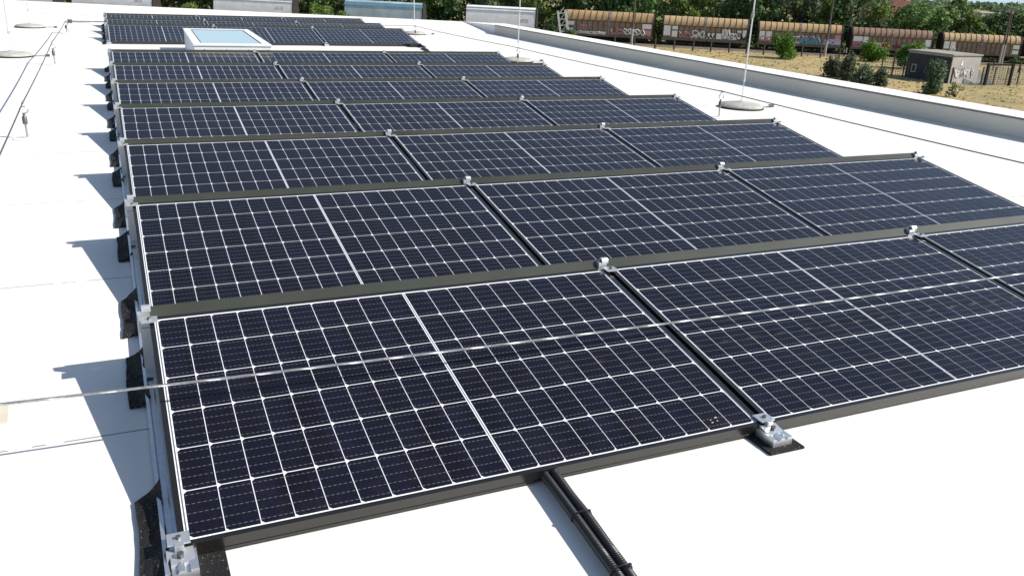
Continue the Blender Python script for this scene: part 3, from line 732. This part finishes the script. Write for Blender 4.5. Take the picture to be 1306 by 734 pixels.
for q_ in range(7):
    cx_ = .9 + q_ * .45; cz = 1.25 + rnd.uniform(-.12, .12)
    pts = [(cx_ + rnd.uniform(-.3, .3), -.035, cz + (.5 if i % 2 else -.5) * rnd.uniform(.5, 1.1)) for i in range(6)]; b.tube(pts, .075, 5)
b.build('graffiti', M_gw, t)
b = MB(); b.face([(1.55, -.02, 2.2), (1.9, -.02, 2.2), (1.78, -.02, 2.7), (1.68, -.02, 2.75)]); b.box(1.55, 1.9, -.03, -.003, 2.12, 2.22); b.prism([(1.58, 2.22), (1.86, 2.22), (1.77, 2.72), (1.68, 2.72)], -.03, -.004, 'y'); b.build('white_mark', M_white, t)

M_post = mat('dark_fence_post', (.05, .045, .04), .85, 0, .2, (5, .3, 4))
fence_az = [31.0, 32.25, 33.56, 34.75, 35.92, 37.03, 38.15, 39.2, 40.25, 42.5, 43.6, 44.68, 46.9, 47.79, 49.9, 51.6, 53.0, 54.3]
b = MB(); b.prism([(-.09, -.09), (.09, -.09), (.09, .09), (-.09, .09)], 0, 1.62, 'z'); b.box(-.05, .05, -.05, .05, 1.62, 1.7); fpm = b.mesh('fence_post', M_post)
for i, az in enumerate(fence_az):
    D_ = 142.5
    o = link('fence_post', fpm); o.location = pol(D_ / cos(rad(az) - NA) if az < 48 else 146, az); o.rotation_euler = (rad(random.uniform(-2, 2)), rad(random.uniform(-2, 2)), 0)
    tag(o, 'dark post in the line of fence posts in the dry grass before the train', 'fence post', 'fence posts in front of the train')
M_mesh = mat('grey_mesh_fence', (.20, .21, .20), .7, .4, .4)
def mesh_fence(p, q, h, label, n_posts, teal=False):
    p, q = Vector(p), Vector(q); l_ = (q - p).length; a = atan2(q.y - p.y, q.x - p.x)
    t = thing('mesh_fence', label, 'fence', p, (0, 0, a), 'mesh fences beside the hut')
    for i in range(n_posts):
        b = MB(); x = l_ * i / (n_posts - 1); b.box(x - .06, x + .06, -.06, .06, 0, h + .1); b.build('post', M_post, t)
    b = MB(); nx = int(l_ / .3)
    for i in range(nx + 1): x = l_ * i / nx; b.box(x - .022, x + .022, .062, .082, .05, h)
    for i in range(9): z = .1 + (h - .15) * i / 8; b.box(0, l_, .083, .10, z - .022, z + .022)
    b.build('mesh_panel', M_mesh, t)
f1 = pol(124.1, 47.16); f2 = pol(122.2, 49.0)
mesh_fence(f1, f2, 2.0, 'grey mesh fence left of the hut in the dry grass', 4)
mesh_fence(pol(121.5, 52.55), pol(128, 55.5), 2.0, 'grey mesh fence right of the hut with a dark gate frame', 6)
t = thing('gate_frame', 'dark steel gate frame standing before the mesh fence right of the hut', 'gate', pol(120.5, 52.75), (0, 0, rad(-8)))
for x in (0, 3.7):
    b = MB(); b.box(x - .13, x + .13, -.13, .13, 0, 2.6); b.build('gate_post', M_under, t)
b = MB(); b.box(.13, 3.57, -.08, .08, 2.35, 2.55); b.build('crossbar', M_under, t)
b = MB()
for i in range(9): b.box(.3 + i * .39, .35 + i * .39, -.02, .02, .1, 2.3)
b.build('gate_bars', M_mesh, t)
b = MB(); b.prism([(93.5, 71.0), (99.0, 72.2), (112, 84), (104, 88), (97.5, 79)], GROUND + .004, GROUND + .012, 'z')
tag(b.build('paved_yard', mat('grey_green_yard', (.17, .19, .17), .9, 0, .2, (.4, .3, 5))), kind='structure')

M_mast = mat('weathered_mast', (.10, .09, .08), .8, .2, .3, (2, .3, 4)); M_mastb = mat('pale_mast_foot', (.32, .30, .26), .85, 0, .2, (2, .2, 4))
def mast(loc, h, r, label, foot=2.2, arm=False, double=False):
    t = thing('railway_mast', label, 'mast', loc, group='masts along the railway')
    for dx in ((-.28, .28) if double else (0,)):
        b = MB(); b.tube([(dx, 0, foot), (dx * .6, 0, h)], [r, r * .7], 8); b.build('pole', M_mast, t, True)
        b = MB(); b.tube([(dx * 1.0, 0, 0), (dx, 0, foot)], [r * 1.3, r * 1.15], 8); b.build('foot', M_mastb, t, True)
    if double:
        b = MB()
        for i in range(9): z = foot + (h - foot) * (i + .5) / 9; b.tube([(-.24, 0, z), (.24, 0, z + .5)], .04, 5)
        b.build('lattice', M_mast, t)
    if arm:
        b = MB(); b.box(-1.7, .5, -.07, .07, h - .25, h - .1); b.tube([(0, 0, h - .1), (0, 0, h + .5)], .07, 6); b.box(-.25, .3, -.15, .15, h - .5, h - .05); b.tube([(-1.6, 0, h - .2), (-.3, 0, h - 1.1)], .03, 5); b.build('cross_arm', M_mast, t)
mast(pol(147, 32.06), 12.0, .17, 'tall dark mast in front of the gap between the first two tan wagons', 2.6)
mast(pol(149, 43.83), 12.0, .16, 'tall leaning looking mast in front of the third tan wagon', 2.4)
mast(pol(157.5, 53.3), 8.2, .12, 'double lattice mast with a cross arm in front of the right tan wagon', 3.2, True, True)
mast(pol(156.5, 45.0), 12.0, .13, 'thin mast behind the gap beside the rust brown wagon', 2.5)
mast(pol(160, 35.5), 12.0, .11, 'thin mast behind the second tan wagon', 2.5)
mast(pol(158, 23.9), 8.5, .10, 'thin pole behind the ribbed white wagon', 2.0)

# ------------------------------------------------------------------ vegetation
def leaf_mat(name, c1, c2, c3):
    m = mat(name, c1, .6, 0, .25); N, L, B = nodes(m)
    g_ = N.new('ShaderNodeNewGeometry'); oi = N.new('ShaderNodeObjectInfo')
    rp = N.new('ShaderNodeValToRGB'); e = rp.color_ramp.elements
    e[0].color = (*c1, 1); e[1].color = (*c3, 1); x = e.new(.55); x.color = (*c2, 1)
    L.new(g_.outputs['Random Per Island'], rp.inputs[0])
    hs = N.new('ShaderNodeHueSaturation'); L.new(rp.outputs[0], hs.inputs['Color'])
    L.new(math_(N, L, 'MULTIPLY_ADD', oi.outputs['Random'], .022, .496), hs.inputs['Hue'])
    L.new(math_(N, L, 'MULTIPLY_ADD', oi.outputs['Random'], .5, .95), hs.inputs['Value'])
    L.new(hs.outputs[0], B.inputs['Base Color'])
    tr = N.new('ShaderNodeBsdfTranslucent'); L.new(hs.outputs[0], tr.inputs[0]); mxs = N.new('ShaderNodeMixShader'); mxs.inputs[0].default_value = .35
    L.new(B.outputs[0], mxs.inputs[1]); L.new(tr.outputs[0], mxs.inputs[2]); L.new(mxs.outputs[0], N['Material Output'].inputs[0])
    return m
M_leafA = leaf_mat('broad_leaf', (.066, .116, .032), (.110, .180, .048), (.170, .230, .075))
M_leafB = leaf_mat('dark_leaf', (.046, .086, .032), (.076, .132, .046), (.120, .172, .064))
M_leafC = leaf_mat('light_leaf', (.090, .140, .030), (.130, .190, .042), (.190, .235, .070))
M_leafD = leaf_mat('bright_bush_leaf', (.045, .11, .012), (.080, .180, .018), (.140, .25, .030))
M_leafE = leaf_mat('grey_green_leaf', (.058, .088, .050), (.092, .130, .070), (.135, .170, .090))
M_leafF = leaf_mat('muted_shrub_leaf', (.060, .080, .046), (.095, .120, .065), (.140, .165, .090))
M_bark = mat('bark', (.075, .058, .045), .9, 0, .2, (6, .3, 4))
def leaf_cloud(rnd, clumps, n_, size):
    b = MB()
    for (cx_, cy_, cz_, rx, ry, rz) in clumps:
        for i in range(n_):
            while True:
                d = Vector((rnd.gauss(0, 1), rnd.gauss(0, 1), rnd.gauss(0, 1)))
                if d.length > .01: break
            d.normalize(); k_ = rnd.random() ** .45
            p = Vector((cx_ + d.x * rx * k_, cy_ + d.y * ry * k_, cz_ + d.z * rz * k_))
            nrm = (d * .7 + Vector((rnd.gauss(0, .6), rnd.gauss(0, .6), rnd.gauss(.4, .6)))).normalized()
            u = nrm.orthogonal().normalized(); w = nrm.cross(u); a = rnd.uniform(0, 2 * pi); u, w = u * cos(a) + w * sin(a), w * cos(a) - u * sin(a)
            s1 = size * rnd.uniform(.6, 1.3); s2 = s1 * rnd.uniform(.45, .8)
            b.face([p - u * s1, p - w * s2 * .9 + u * s1 * .1, p + u * s1, p + w * s2])
    return b
def tree_proto(seed, h, wid, leaf, n_cl, n_lf, size, low=.12):
    rnd = random.Random(seed)
    b = MB(); lean = rnd.uniform(-.4, .4)
    b.tube([(0, 0, 0), (lean * .3, 0, h * .25), (lean, .1, h * .55), (lean * 1.2, .2, h * .8)], [h * .028, h * .022, h * .013, h * .004], 7)
    cl = []
    for i in range(n_cl):
        z = low + (.95 - low) * ((i + rnd.random()) / n_cl); prof = math.sqrt(max(.05, 1 - ((z - .45) / .58) ** 2))
        a = rnd.uniform(0, 2 * pi); r_ = wid * .5 * prof * rnd.uniform(.25, .95)
        s_ = wid * rnd.uniform(.13, .25)
        cl.append((cos(a) * r_ + lean * z, sin(a) * r_, z * h, s_, s_, s_ * rnd.uniform(.6, .95)))
        if i % 2 == 0: b.tube([(lean * z * .8, 0, z * h * .72), (cos(a) * r_ * .6 + lean * z, sin(a) * r_ * .6, z * h * .95)], [h * .008, h * .003], 5)
    tm = b.mesh('trunk', M_bark, True)
    cm = leaf_cloud(rnd, cl, n_lf, size).mesh('crown', leaf, normals=False)
    return tm, cm
TP = [tree_proto(11, 10.5, 8.0, M_leafA, 26, 75, .34), tree_proto(12, 11.5, 7.2, M_leafB, 26, 75, .34), tree_proto(13, 9.5, 7.6, M_leafC, 24, 75, .32),
      tree_proto(14, 11.0, 8.6, M_leafE, 26, 75, .34), tree_proto(15, 12.5, 6.5, M_leafA, 26, 75, .32), tree_proto(16, 10.0, 9.0, M_leafB, 28, 75, .36)]
TLAB = ['mid green broadleaf tree in the thicket behind the wagons', 'tall dark green tree in the thicket behind the wagons', 'light yellow green tree in the thicket behind the wagons',
        'grey green bushy tree in the thicket behind the wagons', 'slender mid green tree in the thicket behind the wagons', 'wide dark tree in the thicket behind the wagons']
TGRP = ['mid green trees behind the wagons', 'tall dark trees behind the wagons', 'light green trees behind the wagons', 'grey green trees behind the wagons', 'slender trees behind the wagons', 'wide dark trees behind the wagons']
protos = [None] * 6
def put_tree(k_, p, sc, hs):
    if protos[k_] is None:
        t = thing('broadleaf_tree', TLAB[k_], 'tree', p, (0, 0, random.uniform(0, 6)), TGRP[k_]); link('trunk', TP[k_][0], t); link('crown', TP[k_][1], t); protos[k_] = t; t.scale = (sc, sc, hs)
    else: dup(protos[k_], p, (0, 0, random.uniform(0, 6)), None, (sc, sc, hs))
rnd = random.Random(3)
for rowi, (off, sp_) in enumerate(((9.0, 5.2), (16.5, 6.4))):
    al = az_along(-9, TD + off)
    while al < az_along(59, TD + off):
        az = math.degrees(math.atan2(al, TD + off)) + 32
        s_ = rnd.uniform(.85, 1.12)
        hs = s_ * rnd.uniform(.92, 1.08)
        hmax = 1.0
        if az > 45.5: s_ *= .93; hs = min(hs, .95) * (.93 if az < 48 else .83)
        if not (35.0 < 0): put_tree(rnd.choice([0, 1, 2, 3, 4, 5, 0, 2]), trk(al, off + rnd.uniform(-2, 2.5), GROUND), s_, hs)
        al += sp_ * rnd.uniform(.75, 1.25)
# undergrowth under the trees, one uncountable mass
cl = []
for i in range(330):
    al = rnd.uniform(az_along(-10, TD + 9), az_along(60, TD + 9)); off = rnd.uniform(4.6, 9); p = trk(al, off, GROUND + rnd.uniform(.3, 1.3)); s_ = rnd.uniform(.9, 1.7)
    cl.append((p.x, p.y, p.z, s_, s_, s_ * .9))
tag(leaf_cloud(rnd, cl, 26, .34).build('undergrowth', M_leafB, None, False, False), 'dark green scrub along the foot of the trees behind the wagons', 'scrub', None, 'stuff')
# distant wood beyond
cl = []
for i in range(520):
    az = rnd.uniform(-12, 62); d = rnd.uniform(196, 300) if i % 3 else rnd.uniform(300, 620); hgt = rnd.uniform(1.5, 9.0 if az < 46 else 6.2)
    p = pol(d, az, GROUND + hgt); s_ = rnd.uniform(2.0, 3.6) * d / 230; cl.append((p.x, p.y, p.z - (s_ * .6 if az > 46 else 0), s_, s_, s_ * .7))
tag(leaf_cloud(rnd, cl, 46, .8).build('distant_wood', M_leafE, None, False, False), 'distant green wood behind the trees along the railway', 'wood', None, 'stuff')

cl = []
for i in range(420):
    az = rnd.uniform(20, 66); d = rnd.uniform(640, 1150); p = pol(d, az, GROUND + rnd.uniform(.5, 3.6)); s_ = rnd.uniform(7, 13); cl.append((p.x, p.y, p.z - 2, s_, s_, 4.2))
tag(leaf_cloud(rnd, cl, 40, 2.6).build('horizon_wood', M_leafE, None, False, False), 'low line of far woodland on the horizon at the right', 'wood', None, 'stuff')

def bush(loc, w, h, leaf, seed, label, cat='bush', n_cl=16, n_lf=170, size=.17, grp=None, low=.15, conic=False):
    rnd = random.Random(seed); t = thing('bush', label, cat, loc, (0, 0, 0), grp)
    cl = []; st = MB()
    for i in range(n_cl):
        z = low + (.92 - low) * (i + rnd.random()) / n_cl; a = rnd.uniform(0, 2 * pi); pf = (1 - z * .75) if conic else math.sqrt(max(.1, 1 - ((z - .4) / .65) ** 2))
        r_ = w * .5 * pf * rnd.uniform(.2, .85); s_ = w * rnd.uniform(.16, .27)
        cl.append((cos(a) * r_, sin(a) * r_, z * h, s_, s_, s_ * (1.3 if conic else .85)))
        st.tube([(0, 0, 0), (cos(a) * r_ * .4, sin(a) * r_ * .4, z * h * .5), (cos(a) * r_, sin(a) * r_, z * h)], [.06, .04, .015], 5)
    st.build('stem', M_bark, t); link('foliage', leaf_cloud(rnd, cl, n_lf, size).mesh('foliage', leaf, normals=False), t)
bush(pol(138.7, 41.37), 4.3, 3.5, M_leafD, 21, 'round bright green bush in front of the third tan wagon')
bush(pol(146, 46.47), 4.4, 2.5, M_leafD, 22, 'low bright green bush in front of the rust brown wagon')
bush(pol(137, 48.6), 4.2, 3.4, M_leafD, 23, 'bright green bush behind the mesh fence left of the hut')
bush(pol(115, 44.45), 3.1, 2.0, M_leafF, 24, 'dark grey green shrub beyond the parapet, leftmost of a clump of four', grp='dark shrubs in the dry grass', n_cl=24, n_lf=64, conic=True, low=.05)
bush(pol(112.5, 45.35), 3.6, 2.7, M_leafF, 25, 'tallest dark shrub in the clump beyond the parapet', grp='dark shrubs in the dry grass', n_cl=24, n_lf=64, conic=True, low=.05)
bush(pol(110, 46.25), 3.4, 1.8, M_leafF, 26, 'dark shrub right of the tallest one in the clump beyond the parapet', grp='dark shrubs in the dry grass', n_cl=24, n_lf=64, conic=True, low=.05)
bush(pol(109, 47.2), 2.0, 1.7, M_leafF, 27, 'narrow dark shrub at the right end of the clump beyond the parapet', grp='dark shrubs in the dry grass', n_cl=24, n_lf=64, conic=True, low=.05)
bush(pol(104.5, 50.12), 3.2, 3.3, M_leafE, 28, 'bushy dark pine in front of the hut', 'pine', 18, 190, .15, None, .1, True)
bush(pol(103.4, 51.4), 2.0, 1.4, M_leafE, 29, 'small sparse shrub in the grass before the hut front', 'bush', 7, 28, .12)
bush(pol(150, 23.9 + 3.0), 3.0, 3.4, M_leafB, 30, 'dark bush between the white wagon and the leaning ladder')
bush(pol(147.5, 28.1), 2.4, 1.9, M_leafC, 33, 'weedy yellow green bush at the foot of the leaning ladder')
for i, (az, d, w, h) in enumerate(((12.4, 143, 4.4, 3.2), (4.6, 143, 3.6, 2.8), (13.8, 139, 3.0, 2.6))):
    bush(pol(d, az), w, h * 1.4, M_leafC, 40 + i, ['yellow green bush between the white and the pale blue wagon', 'light green bush right of the leftmost white wagon', 'flowering weed bush before the left end of the pale blue wagon'][i])
# grass tufts
rnd = random.Random(9); b = MB()
for i in range(4200):
    az = rnd.uniform(26, 58); d = rnd.uniform(84, 146 / cos(rad(az) - NA)); p = pol(d, az)
    if hx - 1 < p.x < hx + hw + 1 and hy - 1 < p.y < hy + hd + 1: continue
    h = rnd.uniform(.06, .20); a = rnd.uniform(0, pi); w = rnd.uniform(.06, .2); dx, dy = cos(a) * w, sin(a) * w; lx, ly = rnd.uniform(-.15, .15), rnd.uniform(-.15, .15)
    b.face([(p.x - dx, p.y - dy, p.z), (p.x + dx, p.y + dy, p.z), (p.x + dx * .7 + lx, p.y + dy * .7 + ly, p.z + h), (p.x - dx * .5 + lx, p.y - dy * .5 + ly, p.z + h * .8)])
M_tuft = leaf_mat('dry_tuft', (.29, .23, .10), (.34, .265, .125), (.42, .33, .17))
tag(b.build('dry_grass', M_tuft, None, False, False), 'dry straw coloured grass on the strip along the railway', 'grass', None, 'stuff')
# ------------------------------------------------------------------ far houses
t = thing('far_house', 'house with a dull red roof half hidden among the trees', 'house', pol(205, 47.0), (0, 0, rad(-30)))
b = MB(); b.box(-4.5, 4.5, 0, 7, 0, 5.2); b.build('wall', M_render, t)
b = MB(); b.prism([(-.5, 5.15), (3.5, 8.4), (7.5, 5.15)], -4.9, 4.9, 'x'); b.build('roof', mat('dull_red_tiles', (.17, .065, .05), .85, 0, .2, (1.5, .2, 5)), t)
t = thing('far_hall', 'low white hall with a row of dark windows behind the trees at the far right', 'hall', pol(300, 54.0), (0, 0, rad(-45)))
b = MB(); b.box(-16, 16, 0, 12, 0, 5.0); w_ = b.build('wall', M_wbody, t)
for i in range(8):
    b = MB(); b.box(-14.5 + i * 3.8, -12.2 + i * 3.8, -.06, .0, 1.6, 3.6); b.build('window', M_end, t)
b = MB(); b.box(-16.4, 16.4, -.4, 12.4, 5.0, 5.4); b.build('roof', M_render, t)
